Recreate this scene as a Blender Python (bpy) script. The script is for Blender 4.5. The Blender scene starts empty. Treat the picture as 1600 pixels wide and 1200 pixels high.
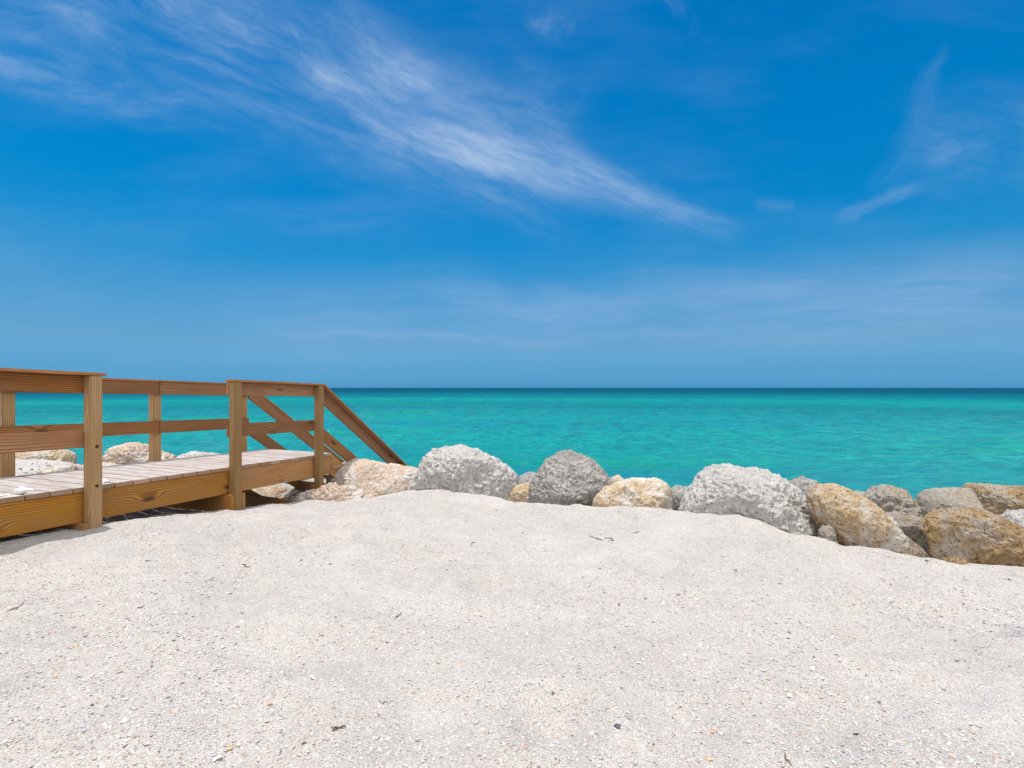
import bpy, bmesh, math, random
import numpy as np
from mathutils import Vector, Matrix

random.seed(7)
rng = np.random.default_rng(11)
scene = bpy.context.scene
COL = scene.collection
R = math.radians

# ------------------------------------------------------------------ camera
F = 740.0            # focal length in pixels of the 1600 px wide photograph
CZ = 2.7             # eye height above the sea
cam_d = bpy.data.cameras.new("camera")
cam = bpy.data.objects.new("camera", cam_d)
COL.objects.link(cam)
cam.location = (0, 0, CZ)
cam.rotation_euler = (R(90), 0, 0)
cam_d.sensor_width = 36.0
cam_d.lens = F / 1600 * 36.0
cam_d.shift_y = 6.0 / 1600
cam_d.clip_start = 0.05
cam_d.clip_end = 60000
scene.camera = cam
scene.view_settings.view_transform = 'Standard'
scene.view_settings.look = 'None'
scene.view_settings.gamma = 1
scene.view_settings.exposure = 0.0

SUN_EL, SUN_AZ = 85.0, -60.0      # azimuth clockwise from +Y (out to sea)


# ------------------------------------------------------------------ node helper
class NT:
    def __init__(s, tree):
        s.t = tree
        tree.nodes.clear()

    def n(s, typ, **kw):
        nd = s.t.nodes.new(typ)
        for k, v in kw.items():
            setattr(nd, k, v)
        return nd

    def put(s, sock, v):
        if isinstance(v, bpy.types.NodeSocket):
            s.t.links.new(v, sock)
        elif v is not None:
            if isinstance(v, (tuple, list)) and len(v) == 3 and sock.type == 'RGBA':
                v = (*v, 1)
            sock.default_value = v

    def m(s, op, a, b=None, c=None, clamp=False):
        nd = s.n('ShaderNodeMath', operation=op, use_clamp=clamp)
        for i, v in enumerate((a, b, c)):
            if v is not None:
                s.put(nd.inputs[i], v)
        return nd.outputs[0]

    def vm(s, op, a, b=None, sc=None):
        nd = s.n('ShaderNodeVectorMath', operation=op)
        s.put(nd.inputs[0], a)
        if b is not None:
            s.put(nd.inputs[1], b)
        if sc is not None:
            s.put(nd.inputs['Scale'], sc)
        return nd.outputs['Value'] if op in ('DOT_PRODUCT', 'LENGTH') else nd.outputs[0]

    def sep(s, v):
        nd = s.n('ShaderNodeSeparateXYZ')
        s.put(nd.inputs[0], v)
        return nd.outputs

    def comb(s, x, y, z):
        nd = s.n('ShaderNodeCombineXYZ')
        for i, v in enumerate((x, y, z)):
            s.put(nd.inputs[i], v)
        return nd.outputs[0]

    def mapping(s, v, scale=(1, 1, 1), loc=(0, 0, 0), rot=(0, 0, 0)):
        nd = s.n('ShaderNodeMapping')
        s.put(nd.inputs[0], v)
        nd.inputs['Scale'].default_value = scale
        nd.inputs['Location'].default_value = loc
        nd.inputs['Rotation'].default_value = rot
        return nd.outputs[0]

    def noise(s, v, scale=5, detail=4, rough=0.5, dist=0, col=False, lac=2.0):
        nd = s.n('ShaderNodeTexNoise')
        s.put(nd.inputs['Vector'], v)
        s.put(nd.inputs['Scale'], scale)
        nd.inputs['Detail'].default_value = detail
        nd.inputs['Roughness'].default_value = rough
        nd.inputs['Lacunarity'].default_value = lac
        nd.inputs['Distortion'].default_value = dist
        return nd.outputs['Color' if col else 'Fac']

    def vor(s, v, scale=5, feature='F1', out='Distance', rnd=1.0):
        nd = s.n('ShaderNodeTexVoronoi', feature=feature)
        s.put(nd.inputs['Vector'], v)
        s.put(nd.inputs['Scale'], scale)
        nd.inputs['Randomness'].default_value = rnd
        return nd.outputs[out]

    def ramp(s, f, stops, interp='LINEAR'):
        nd = s.n('ShaderNodeValToRGB')
        nd.color_ramp.interpolation = interp
        el = nd.color_ramp.elements
        while len(el) < len(stops):
            el.new(0.5)
        for e, (p, c) in zip(el, stops):
            e.position = p
            e.color = (c, c, c, 1) if isinstance(c, (int, float)) else (*c, 1)
        s.put(nd.inputs[0], f)
        return nd.outputs[0]

    def mr(s, v, a, b, c=0.0, d=1.0, smooth=True):
        nd = s.n('ShaderNodeMapRange', interpolation_type='SMOOTHSTEP' if smooth else 'LINEAR')
        s.put(nd.inputs[0], v)
        for i, q in enumerate((a, b, c, d)):
            s.put(nd.inputs[1 + i], q)
        return nd.outputs[0]

    def mix(s, f, a, b, blend='MIX'):
        nd = s.n('ShaderNodeMix', data_type='RGBA', blend_type=blend)
        s.put(nd.inputs[0], f)
        s.put(nd.inputs[6], a)
        s.put(nd.inputs[7], b)
        return nd.outputs[2]

    def bump(s, h, strength=1.0, dist=0.01, normal=None):
        nd = s.n('ShaderNodeBump')
        nd.inputs['Strength'].default_value = strength
        nd.inputs['Distance'].default_value = dist
        s.put(nd.inputs['Height'], h)
        if normal is not None:
            s.put(nd.inputs['Normal'], normal)
        return nd.outputs[0]

    def surface(s, color, rough=0.8, normal=None, spec=0.3, **kw):
        bs = s.n('ShaderNodeBsdfPrincipled')
        s.put(bs.inputs['Base Color'], color)
        s.put(bs.inputs['Roughness'], rough)
        s.put(bs.inputs['Specular IOR Level'], spec)
        if normal is not None:
            s.put(bs.inputs['Normal'], normal)
        for k, v in kw.items():
            s.put(bs.inputs[k], v)
        o = s.n('ShaderNodeOutputMaterial')
        s.t.links.new(bs.outputs[0], o.inputs[0])
        return bs


def material(name):
    m = bpy.data.materials.new(name)
    m.use_nodes = True
    return m, NT(m.node_tree)


# ------------------------------------------------------------------ world
world = bpy.data.worlds.new("World")
scene.world = world
world.use_nodes = True
w = NT(world.node_tree)
sky = w.n('ShaderNodeTexSky', sky_type='NISHITA')
sky.sun_disc = False
sky.sun_elevation = R(SUN_EL)
sky.sun_rotation = R(SUN_AZ)
sky.altitude = 0
sky.air_density = 1.0
sky.dust_density = 0.6
sky.ozone_density = 2.0
d = w.n('ShaderNodeTexCoord').outputs['Generated']
dx, dy, dz = w.sep(d)
el = w.m('MULTIPLY', w.m('ARCSINE', dz), 180 / math.pi)          # elevation in degrees
# clear tropical air: the Nishita colour, graded by elevation
TINT = [(0, (0.1656, 0.7366, 1.7443)), (2, (0.2008, 0.6339, 1.2865)), (5, (0.3186, 0.6933, 1.0367)), (10, (0.2274, 0.7731, 1.0857)), (14, (0.0767, 0.8196, 1.1844)), (19, (0.0093, 0.8333, 1.2752)), (25, (0.002, 0.8546, 1.3273)), (31, (0.002, 0.8489, 1.3489)), (39, (0.002, 0.8, 1.3238)), (50, (0.3, 0.78, 1.0)), (65, (0.9, 0.95, 0.9)), (90, (1.1, 1.0, 0.9))]
tint = w.ramp(w.m('DIVIDE', el, 90), [(a / 90, tuple(x for x in c)) for a, c in TINT])
skyc = w.mix(1.0, sky.outputs[0], tint, 'MULTIPLY')
# flat coordinates of the sky in front: qx right, qz up (tangent plane facing the sea)
ys = w.m('MAXIMUM', dy, 0.05)
qx = w.m('DIVIDE', dx, ys)
qz = w.m('DIVIDE', dz, ys)
front = w.mr(dy, 0.05, 0.3)


def qxy(px, py):
    return (px - 800) / F, (606 - py) / F


warpn = w.noise(w.comb(qx, qz, 0.3), 3.0, 4, 0.6, col=True)
wx, wy, wz = w.sep(warpn)
qx2 = w.m('ADD', qx, w.m('MULTIPLY', w.m('SUBTRACT', wx, 0.5), 0.16))
qz2 = w.m('ADD', qz, w.m('MULTIPLY', w.m('SUBTRACT', wy, 0.5), 0.10))


def streak(p0, p1, w0, w1, amp, nscale, stretch, seed, soft=0.5, lo=0.35, hi=0.72, taper=(0.15, 0.15)):
    """a band of cirrus between two directions; width in px at each end"""
    a, b = qxy(*p0), qxy(*p1)
    L = math.hypot(b[0] - a[0], b[1] - a[1])
    ux, uz = (b[0] - a[0]) / L, (b[1] - a[1]) / L
    rx, rz = w.m('SUBTRACT', qx2, a[0]), w.m('SUBTRACT', qz2, a[1])
    al = w.m('DIVIDE', w.m('ADD', w.m('MULTIPLY', rx, ux), w.m('MULTIPLY', rz, uz)), L)
    ac = w.m('SUBTRACT', w.m('MULTIPLY', rz, ux), w.m('MULTIPLY', rx, uz))
    wd = w.m('ADD', w0 / F, w.m('MULTIPLY', w.m('MAXIMUM', w.m('MINIMUM', al, 1.0), 0.0), (w1 - w0) / F))
    g = w.m('DIVIDE', w.m('ABSOLUTE', ac), wd)
    g = w.mr(g, 0.0, 1.0, 1.0, 0.0)
    g = w.m('MULTIPLY', g, w.mr(al, -taper[0], taper[0]))
    g = w.m('MULTIPLY', g, w.mr(al, 1 - taper[1], 1 + taper[1], 1, 0))
    nv = w.comb(w.m('MULTIPLY', al, L / stretch), ac, seed)
    nn = w.noise(nv, nscale, 9, 0.62, 0.6)
    nn = w.mr(nn, lo, hi)
    n3_ = w.noise(w.comb(w.m('MULTIPLY', al, L / stretch * 0.45), ac, seed + 40), nscale * 5.0, 8, 0.68, 0.3)
    nn = w.m('MULTIPLY', nn, w.mr(n3_, 0.30, 0.66, 0.45, 1.15))
    return w.m('MULTIPLY', w.m('MULTIPLY', g, nn), amp)


cl = streak((120, -60), (860, 285), 210, 135, 0.72, 7, 3.2, 1.0, lo=0.30, hi=0.85)
for args in [((490, 75), (800, 222), 120, 90, 0.52, 8, 2.6, 2.0, .5, .2, .85),
             ((760, 215), (1110, 350), 80, 32, 0.52, 9, 3.2, 3.0, .5, .15, .8),
             ((-50, 85), (340, 185), 60, 75, 0.42, 9, 3.0, 4.0, .5, .35, .8),
             ((-40, 20), (150, 40), 60, 50, 0.35, 8, 2.0, 5.0, .5, .3, .8),
             ((380, 5), (480, 75), 26, 22, 0.42, 18, 1.4, 6.0, .5, .42, .75),
             ((520, 20), (680, 130), 60, 60, 0.36, 12, 1.5, 7.0, .5, .42, .8),
             ((720, 110), (900, 200), 110, 90, 0.25, 8, 1.6, 12.0, .5, .32, .8),
             ((820, 30), (960, 60), 40, 34, 0.20, 14, 1.5, 8.0, .5, .42, .75),
             ((1040, -20), (1075, 60), 30, 20, 0.30, 12, 1.5, 9.0, .5, .40, .75),
             ((1465, 90), (1375, 290), 16, 34, 0.12, 10, 3.5, 10., .5, .25, .75),
             ((1310, 344), (1430, 287), 15, 17, 0.20, 14, 3.0, 11., .5, .2, .7),
             ((1680, 215), (1420, 225), 120, 110, 0.22, 7, 2.0, 13., .5, .25, .8),
             ((1165, 317), (1230, 325), 18, 16, 0.09, 14, 2.0, 14., .5, .3, .7),
             ((-100, 345), (700, 345), 60, 60, 0.14, 5, 4.0, 15., .5, .3, .8),
             ((400, 480), (1700, 470), 90, 130, 0.34, 4, 5.0, 16., .5, .2, .8),
             ((430, 518), (900, 528), 9, 10, 0.20, 8, 5.0, 17., .5, .25, .75)]:
    cl = w.m('ADD', cl, streak(*args))
cl = w.m('MULTIPLY', cl, front)
# bright unseen clouds behind the camera, added as fill light, on a flat layer
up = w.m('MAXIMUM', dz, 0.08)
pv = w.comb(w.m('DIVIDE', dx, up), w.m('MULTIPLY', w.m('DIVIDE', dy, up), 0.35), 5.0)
fill_cloud = w.mr(w.noise(pv, 1.1, 7, 0.6, 0.8), 0.33, 0.55, 0.15, 0.92)
fill_cloud = w.m('MULTIPLY', fill_cloud, w.m('SUBTRACT', 1.0, front))
fill_cloud = w.m('MULTIPLY', fill_cloud, w.mr(dz, 0.0, 0.15))
# faint uneven veil everywhere
veil = w.mr(w.noise(w.comb(qx, w.m('MULTIPLY', qz, 3.0), 9.0), 1.6, 6, 0.6), 0.45, 0.85, 0, 0.08)
cl = w.m('ADD', cl, w.m('MULTIPLY', veil, front))
cl = w.m('MINIMUM', w.m('MULTIPLY', cl, 0.88), 0.8)
CLOUD = (5.4, 6.7, 8.6)
skyc = w.mix(cl, skyc, CLOUD)
skyc = w.mix(fill_cloud, skyc, (20.0, 19.4, 18.6))
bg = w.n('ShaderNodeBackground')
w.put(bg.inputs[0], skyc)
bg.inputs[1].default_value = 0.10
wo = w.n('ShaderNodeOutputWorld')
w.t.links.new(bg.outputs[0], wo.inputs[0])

# ------------------------------------------------------------------ sun
sd = bpy.data.lights.new("sun", 'SUN')
sd.energy = 4.0
sd.angle = R(0.53)
sd.color = (1.0, 0.95, 0.90)
sun = bpy.data.objects.new("sun", sd)
COL.objects.link(sun)
sv = Vector((math.sin(R(SUN_AZ)) * math.cos(R(SUN_EL)), math.cos(R(SUN_AZ)) * math.cos(R(SUN_EL)), math.sin(R(SUN_EL))))
sun.rotation_euler = sv.to_track_quat('Z', 'Y').to_euler()
sun.location = (0, 0, 30)


# ------------------------------------------------------------------ maths helpers
_perm = np.random.default_rng(3).permutation(4096).astype(np.int64)
_grad = np.random.default_rng(4).normal(size=(4096, 3))
_grad /= np.linalg.norm(_grad, axis=1)[:, None]


def perlin(p):
    """gradient noise, p (n,3) -> about -0.7..0.7"""
    i = np.floor(p).astype(np.int64)
    f = p - i
    u = f * f * f * (f * (f * 6 - 15) + 10)
    out = np.zeros(len(p))
    for cx in (0, 1):
        for cy in (0, 1):
            for cz in (0, 1):
                h = _perm[(_perm[(_perm[(i[:, 0] + cx) & 4095] + i[:, 1] + cy) & 4095] + i[:, 2] + cz) & 4095]
                g = _grad[h]
                dd = g[:, 0] * (f[:, 0] - cx) + g[:, 1] * (f[:, 1] - cy) + g[:, 2] * (f[:, 2] - cz)
                wgt = (u[:, 0] if cx else 1 - u[:, 0]) * (u[:, 1] if cy else 1 - u[:, 1]) * (u[:, 2] if cz else 1 - u[:, 2])
                out += dd * wgt
    return out


def fbm(p, octv=4, gain=0.5, lac=2.03):
    o = np.zeros(len(p)); a = 1.0
    for k in range(octv):
        o += a * perlin(p + 17.3 * k); a *= gain; p = p * lac
    return o


def ridged(p, octv=4, gain=0.5):
    o = np.zeros(len(p)); a = 1.0
    for k in range(octv):
        o += a * (0.5 - np.abs(perlin(p + 9.1 * k)) * 1.6); a *= gain; p = p * 2.1
    return o


def worley(p):
    i = np.floor(p).astype(np.int64)
    best = np.full(len(p), 9.0)
    for a in (-1, 0, 1):
        for b in (-1, 0, 1):
            for c in (-1, 0, 1):
                q0, q1, q2 = i[:, 0] + a, i[:, 1] + b, i[:, 2] + c
                h = _perm[(_perm[(_perm[q0 & 4095] + q1) & 4095] + q2) & 4095]
                g = _grad[h] * 0.45 + 0.5
                dd = (q0 + g[:, 0] - p[:, 0]) ** 2 + (q1 + g[:, 1] - p[:, 1]) ** 2 + (q2 + g[:, 2] - p[:, 2]) ** 2
                best = np.minimum(best, dd)
    return np.sqrt(best)


def make_mesh(name, verts, faces, smooth=True):
    me = bpy.data.meshes.new(name)
    verts = np.asarray(verts, dtype=np.float32)
    if isinstance(faces, np.ndarray):
        k = faces.shape[1]
        me.vertices.add(len(verts)); me.vertices.foreach_set('co', verts.ravel())
        me.loops.add(faces.size); me.loops.foreach_set('vertex_index', faces.astype(np.int32).ravel())
        me.polygons.add(len(faces))
        me.polygons.foreach_set('loop_start', np.arange(0, faces.size, k, dtype=np.int32))
        me.polygons.foreach_set('loop_total', np.full(len(faces), k, dtype=np.int32))
        me.update(calc_edges=True)
    else:
        me.from_pydata([tuple(map(float, v)) for v in verts], [], faces)
    me.polygons.foreach_set('use_smooth', np.full(len(me.polygons), smooth))
    me.update()
    return me


def link(name, me, mat=None, parent=None, loc=None, label=None, cat=None, group=None, kind=None):
    o = bpy.data.objects.new(name, me)
    COL.objects.link(o)
    if mat is not None:
        me.materials.append(mat)
    if parent is not None:
        o.parent = parent
    if loc is not None:
        o.location = loc
    for k, v in (('label', label), ('category', cat), ('group', group), ('kind', kind)):
        if v:
            o[k] = v
    return o


def pix(x, y, D):
    return Vector(((x - 800) / F * D, D, CZ - (y - 606) / F * D))


# ------------------------------------------------------------------ frame of the boardwalk
U = np.array([0.365, 0.931]); U /= np.linalg.norm(U)       # out to sea along the deck
Nn = np.array([-U[1], U[0]])                                 # to the left across the deck
CO = np.array([-2.454, 6.44])                                # seaward near corner of the deck
ZD0 = CZ - 0.886
SL = -0.029
WID = 1.185


def zd(s):
    return ZD0 + SL * s


def s_at(px, t):
    """s on the line at offset t whose image column is px"""
    k = (px - 800) / F
    bx, by = CO[0] + Nn[0] * t, CO[1] + Nn[1] * t
    return (k * by - bx) / (U[0] - k * U[1])


# ------------------------------------------------------------------ terrain
CR = np.array([(-30, -1.45), (-12, -1.42), (-7, -1.36), (-4.5, -1.46), (-1.5, -1.56), (0, -1.53), (.7, -1.43), (1.2, -1.33), (1.65, -1.25),
               (2.1, -1.27), (2.5, -1.32), (3.0, -1.32), (3.4, -1.295), (4.2, -1.265), (4.7, -1.255), (5.1, -1.275), (5.45, -1.36), (5.75, -1.43),
               (6.2, -1.445), (6.65, -1.485), (7.2, -1.475), (9, -1.5), (30, -1.5)])


def ground(X, Y):
    X = np.asarray(X, float); Y = np.asarray(Y, float)
    sh = X.shape
    X = X.ravel(); Y = Y.ravel()
    px, py = X - CO[0], Y - CO[1]
    s = px * U[0] + py * U[1]
    r = -(px * Nn[0] + py * Nn[1])
    q = np.stack([X, Y, np.zeros_like(X)], 1)
    crest = np.interp(r, CR[:, 0], CR[:, 1])
    back = -1.12 + 0.02 * np.sin(r * 0.9 + 1) + 0.0 * s
    t = np.clip((s + 3.5) / 3.5, 0, 1) ** 1.3
    z = back * (1 - t) + crest * t
    # hollow under the boardwalk
    hol = np.exp(-((r + 0.75) / 0.5) ** 2) * np.clip((s + 5.5) / 1.5, 0, 1) * np.clip((0.6 - s) / 1.0, 0, 1)
    z -= (0.05 + 0.16 * np.clip((s + 1.5) / 0.5, 0, 1)) * hol
    # seaward slope under the rocks
    z -= np.clip(s - 0.05, 0, None) ** 1.15 * 0.52
    z = np.maximum(z, -3.6)
    land = np.clip((0.4 - s), 0, 1)
    z += land * (0.045 * perlin(q * 0.55 + 3.1) + (1 - 0.4 * np.exp(-(s / 0.8) ** 2)) * (0.062 * perlin(q * 1.4 + 8.0) + 0.042 * perlin(q * 3.4 + 1.7)))
    z += 0.012 * perlin(q * 8.0) + 0.009 * perlin(q * 19.0 + 4) + 0.005 * perlin(q * 41.0 + 4)
    cm = np.exp(-(s / 0.5) ** 2)
    z += cm * (0.045 * perlin(np.stack([r * 2.3, s * 2.0, 0 * s + 2], 1)) + 0.03 * perlin(np.stack([r * 5.7, s * 4.0, 0 * s + 6], 1)))
    # trodden dents
    for (cx, cy, rr, dp) in DENTS:
        dd = ((X - cx) ** 2 + (Y - cy) ** 2) / rr ** 2
        z += dp * (-np.exp(-dd) + 0.45 * np.exp(-(np.sqrt(dd) - 1.5) ** 2 * 3))
    return (z + CZ).reshape(sh)


_r = random.Random(5)
DENTS = []
for _ in range(80):
    Yd = _r.uniform(1.6, 6.0)
    DENTS.append((_r.uniform(-1.1, 1.1) * Yd, Yd, _r.uniform(0.10, 0.24), _r.uniform(0.012, 0.040)))


def ax(parts):
    out = [np.array([parts[0][0]])]
    for a, b, st in parts:
        n = max(1, int(round((b - a) / st)))
        out.append(np.linspace(a, b, n + 1)[1:])
    return np.concatenate(out)


gx = ax([(-60, -12, 1.5), (-12, -7, 0.12), (-7, -2.5, 0.03), (-2.5, 2.5, 0.018), (2.5, 6.5, 0.03), (6.5, 12, 0.15), (12, 60, 1.5)])
gy = ax([(-40, -2, 1.5), (-2, 0.8, 0.08), (0.8, 3.2, 0.016), (3.2, 7.2, 0.026), (7.2, 11, 0.07), (11, 16, 0.2), (16, 40, 2)])
GX, GY = np.meshgrid(gx, gy)
GZ = ground(GX, GY)
gv = np.stack([GX.ravel(), GY.ravel(), GZ.ravel()], 1)
nx, ny = len(gx), len(gy)
ii = (np.arange(ny - 1)[:, None] * nx + np.arange(nx - 1)[None, :]).ravel()
gf = np.stack([ii, ii + 1, ii + nx + 1, ii + nx], 1)

m_sand, n = material("shell_sand")
tc = n.n('ShaderNodeTexCoord').outputs['Object']
big = n.noise(tc, 1.3, 4, 0.6)
mid = n.noise(tc, 7, 4, 0.6)
base = n.ramp(n.m('ADD', n.m('MULTIPLY', big, 0.6), n.m('MULTIPLY', mid, 0.4)),
              [(0.38, (0.27, 0.260, 0.246)), (0.5, (0.375, 0.362, 0.346)), (0.62, (0.46, 0.447, 0.43))])
GR = [(0.0, (0.482, 0.464, 0.439)), (0.16, (0.378, 0.353, 0.327)), (0.30, (0.619, 0.611, 0.593)), (0.45, (0.464, 0.396, 0.353)),
      (0.56, (0.533, 0.507, 0.473)), (0.70, (0.292, 0.275, 0.258)), (0.76, (0.722, 0.705, 0.688)), (0.88, (0.533, 0.361, 0.275)), (0.925, (0.473, 0.482, 0.533)), (0.965, (0.086, 0.073, 0.069))]
wv = n.vm('ADD', tc, n.vm('SCALE', n.noise(tc, 60, 2, 0.5, col=True), sc=0.006))
c1 = n.ramp(n.sep(n.vor(n.mapping(wv, (1, 1.3, 1)), 260, out='Color'))[0], GR, 'CONSTANT')
c2 = n.ramp(n.sep(n.vor(n.mapping(wv, (1.25, 1, 1), rot=(0, 0, .7)), 120, out='Color'))[0], GR, 'CONSTANT')
c3 = n.ramp(n.sep(n.vor(wv, 620, out='Color'))[1], GR, 'CONSTANT')
colr = n.mix(0.50, base, c1)
colr = n.mix(n.mr(n.noise(tc, 25, 3), 0.48, 0.62, 0, 0.42), colr, c2)
colr = n.mix(0.25, colr, c3)
hh = n.m('ADD', n.m('MULTIPLY', n.vor(wv, 130), 0.9), n.m('MULTIPLY', n.vor(wv, 300), 0.5))
hh = n.m('ADD', hh, n.m('MULTIPLY', n.noise(tc, 90, 5, 0.7), 1.2))
nrm = n.bump(hh, 0.85, 0.006)
nrm = n.bump(n.noise(tc, 14, 5, 0.65), 0.5, 0.02, nrm)
n.surface(colr, 0.9, nrm, 0.25)
link("sand", make_mesh("sand", gv, gf), m_sand, kind='structure')

# ------------------------------------------------------------------ sea
ang = np.linspace(R(-72), R(72), 900)
rad = [5.8]
while rad[-1] < 45000:
    q = rad[-1]
    rad.append(q * (1.0062 if q < 70 else 1.015 if q < 500 else 1.06))
rad = np.array(rad)
A, RD = np.meshgrid(ang, rad)
WX, WY = RD * np.sin(A), RD * np.cos(A)
WZ = np.zeros_like(WX)
wr = np.random.default_rng(21)
spc = np.maximum(RD * (ang[1] - ang[0]), np.gradient(rad)[:, None])
for k in range(64):
    lam = 0.32 * (11 / 0.32) ** (k / 63)
    th = R(248) + wr.normal() * (0.55 if lam < 2 else 0.30)
    amp = (0.0085 * lam if lam < 3 else 0.0165 * (lam / 3) ** 0.35) * wr.uniform(0.5, 1.2)
    ph = wr.uniform(0, 6.28)
    kk = 2 * math.pi / lam
    fade = np.clip((lam / spc - 3) / 3, 0, 1)
    WZ += fade * amp * np.sin(kk * (WX * math.cos(th) + WY * math.sin(th)) + ph)
q = np.stack([WX.ravel(), WY.ravel() * 2, np.zeros(WX.size)], 1)
WZ *= (1 + 0.9 * perlin(q * 0.12)).reshape(WX.shape)
wv_ = np.stack([WX.ravel(), WY.ravel(), WZ.ravel()], 1)
na, nr = len(ang), len(rad)
ii = (np.arange(nr - 1)[:, None] * na + np.arange(na - 1)[None, :]).ravel()
wf = np.stack([ii, ii + 1, ii + na + 1, ii + na], 1)[:, ::-1]
m_sea, n = material("turquoise_sea")
tc = n.n('ShaderNodeTexCoord').outputs['Object']
ox, oy, oz = n.sep(tc)
dist = n.m('MAXIMUM', n.m('SQRT', n.m('ADD', n.m('MULTIPLY', ox, ox), n.m('MULTIPLY', oy, oy))), 1.0)
ld = n.m('LOGARITHM', dist, 10.0)
shelf = n.noise(n.mapping(tc, (0.004, 0.012, 1)), 1.0, 4, 0.6)
ld2 = n.m('ADD', ld, n.m('MULTIPLY', n.m('SUBTRACT', shelf, 0.5), 0.5))
SEA = n.ramp(n.m('DIVIDE', ld2, 4.0), [(0.25, (0.006, 0.220, 0.200)), (0.32, (0.004, 0.255, 0.228)), (0.40, (0.003, 0.228, 0.218)),
                                       (0.47, (0.002, 0.155, 0.165)), (0.515, (0.002, 0.225, 0.198)), (0.56, (0.001, 0.115, 0.145)),
                                       (0.64, (0.001, 0.056, 0.098)), (1.0, (0.001, 0.040, 0.082))])
# sandy shoals, greener, and bluer weed or deeper patches
sh1 = n.noise(n.mapping(tc, (0.035, 0.16, 1), rot=(0, 0, R(-6))), 1.0, 5, 0.55, 0.4)
sea = n.mix(n.mr(sh1, 0.48, 0.68, 0, 0.7), SEA, n.mix(1, SEA, (0.7, 1.22, 0.74), 'MULTIPLY'))
sh2 = n.noise(n.mapping(tc, (0.02, 0.10, 1), loc=(7, 3, 0)), 1.0, 5, 0.55, 0.4)
sea = n.mix(n.mr(sh2, 0.48, 0.68, 0, 0.6), sea, n.mix(1, SEA, (1.0, 0.78, 1.08), 'MULTIPLY'))
lsc = n.m('DIVIDE', 1.0, n.m('POWER', dist, 0.45))
r1 = n.noise(n.mapping(tc, (1.0, 2.6, 1), rot=(0, 0, R(-12))), 1.7, 7, 0.74)
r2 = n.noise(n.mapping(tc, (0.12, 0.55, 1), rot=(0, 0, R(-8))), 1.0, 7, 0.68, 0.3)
sea = n.mix(n.mr(r2, 0.42, 0.66, 0, 0.35), sea, n.mix(1, sea, (0.7, 0.74, 0.86), 'MULTIPLY'))  # darker side of the waves, painted into the water colour
CHOP_SHADE = []  # ripple light and shade put into the sea colour, one noise per distance band
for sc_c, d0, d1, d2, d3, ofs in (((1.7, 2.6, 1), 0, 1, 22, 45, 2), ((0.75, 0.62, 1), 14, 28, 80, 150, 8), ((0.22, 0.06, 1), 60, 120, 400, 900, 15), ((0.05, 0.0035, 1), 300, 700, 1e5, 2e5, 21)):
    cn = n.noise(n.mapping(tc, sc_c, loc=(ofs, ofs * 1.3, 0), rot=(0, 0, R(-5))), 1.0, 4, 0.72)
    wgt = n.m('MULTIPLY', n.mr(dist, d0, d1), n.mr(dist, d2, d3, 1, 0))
    CHOP_SHADE.append(n.m('MULTIPLY', n.m('SUBTRACT', n.mr(cn, 0.36, 0.64), 0.5), wgt))
chop_shade = n.m('ADD', n.m('ADD', CHOP_SHADE[0], CHOP_SHADE[1]), n.m('ADD', CHOP_SHADE[2], CHOP_SHADE[3]))
chf = n.m('ADD', 1.0, n.m('MULTIPLY', chop_shade, 0.32))
chc = n.comb(n.m('ADD', 1.0, n.m('MULTIPLY', chop_shade, 0.8)), chf, n.m('ADD', 1.0, n.m('MULTIPLY', chop_shade, 0.20)))
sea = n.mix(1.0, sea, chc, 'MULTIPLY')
fo = n.noise(n.mapping(tc, (2.2, 6.0, 1), loc=(3, 3, 3)), 1.0, 5, 0.62, 0.5)
fo2 = n.noise(n.mapping(tc, (0.10, 0.30, 1), loc=(13, 3, 3)), 1.0, 3, 0.6)
foam_sparkle = n.m('MULTIPLY', n.mr(fo, 0.70, 0.75), n.mr(fo2, 0.38, 0.52))  # whitecap foam, and sun sparkles painted as the same pale flecks
foF = n.m('MULTIPLY', n.mr(n.noise(n.mapping(tc, (0.16, 0.5, 1), loc=(31, 5, 3)), 1.0, 4, 0.62, 0.4), 0.74, 0.80), n.mr(dist, 40, 90))
foam_sparkle = n.m('MAXIMUM', foam_sparkle, n.m('MULTIPLY', foF, 0.3))
seaf = n.mix(n.m('MULTIPLY', foam_sparkle, 0.7), sea, (0.55, 0.66, 0.66))
nb = n.bump(r1, 0.9, 0.14)
nb = n.bump(r2, 0.7, 0.42, nb)
r4 = n.noise(n.mapping(tc, (0.05, 0.22, 1), loc=(9, 4, 0)), 1.0, 6, 0.78)
nb = n.bump(r4, 0.6, 0.9, nb)
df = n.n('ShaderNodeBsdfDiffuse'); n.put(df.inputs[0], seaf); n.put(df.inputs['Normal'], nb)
gl = n.n('ShaderNodeBsdfGlossy'); gl.inputs['Color'].default_value = (0.60, 0.95, 1, 1); gl.inputs['Roughness'].default_value = 0.06; n.put(gl.inputs['Normal'], nb)
fr = n.n('ShaderNodeFresnel'); fr.inputs['IOR'].default_value = 1.33; n.put(fr.inputs['Normal'], nb)
cap = n.mr(ld, 1.0, 2.6, 0.44, 0.12, smooth=False)      # facets turned to the eye reflect little of the low sky
ms = n.n('ShaderNodeMixShader')
n.put(ms.inputs[0], n.m('MULTIPLY', n.m('POWER', fr.outputs[0], 1.2), cap))
n.t.links.new(df.outputs[0], ms.inputs[1]); n.t.links.new(gl.outputs[0], ms.inputs[2])
mo = n.n('ShaderNodeOutputMaterial'); n.t.links.new(ms.outputs[0], mo.inputs[0])
link("sea", make_mesh("sea", wv_, wf), m_sea, kind='structure')

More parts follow.
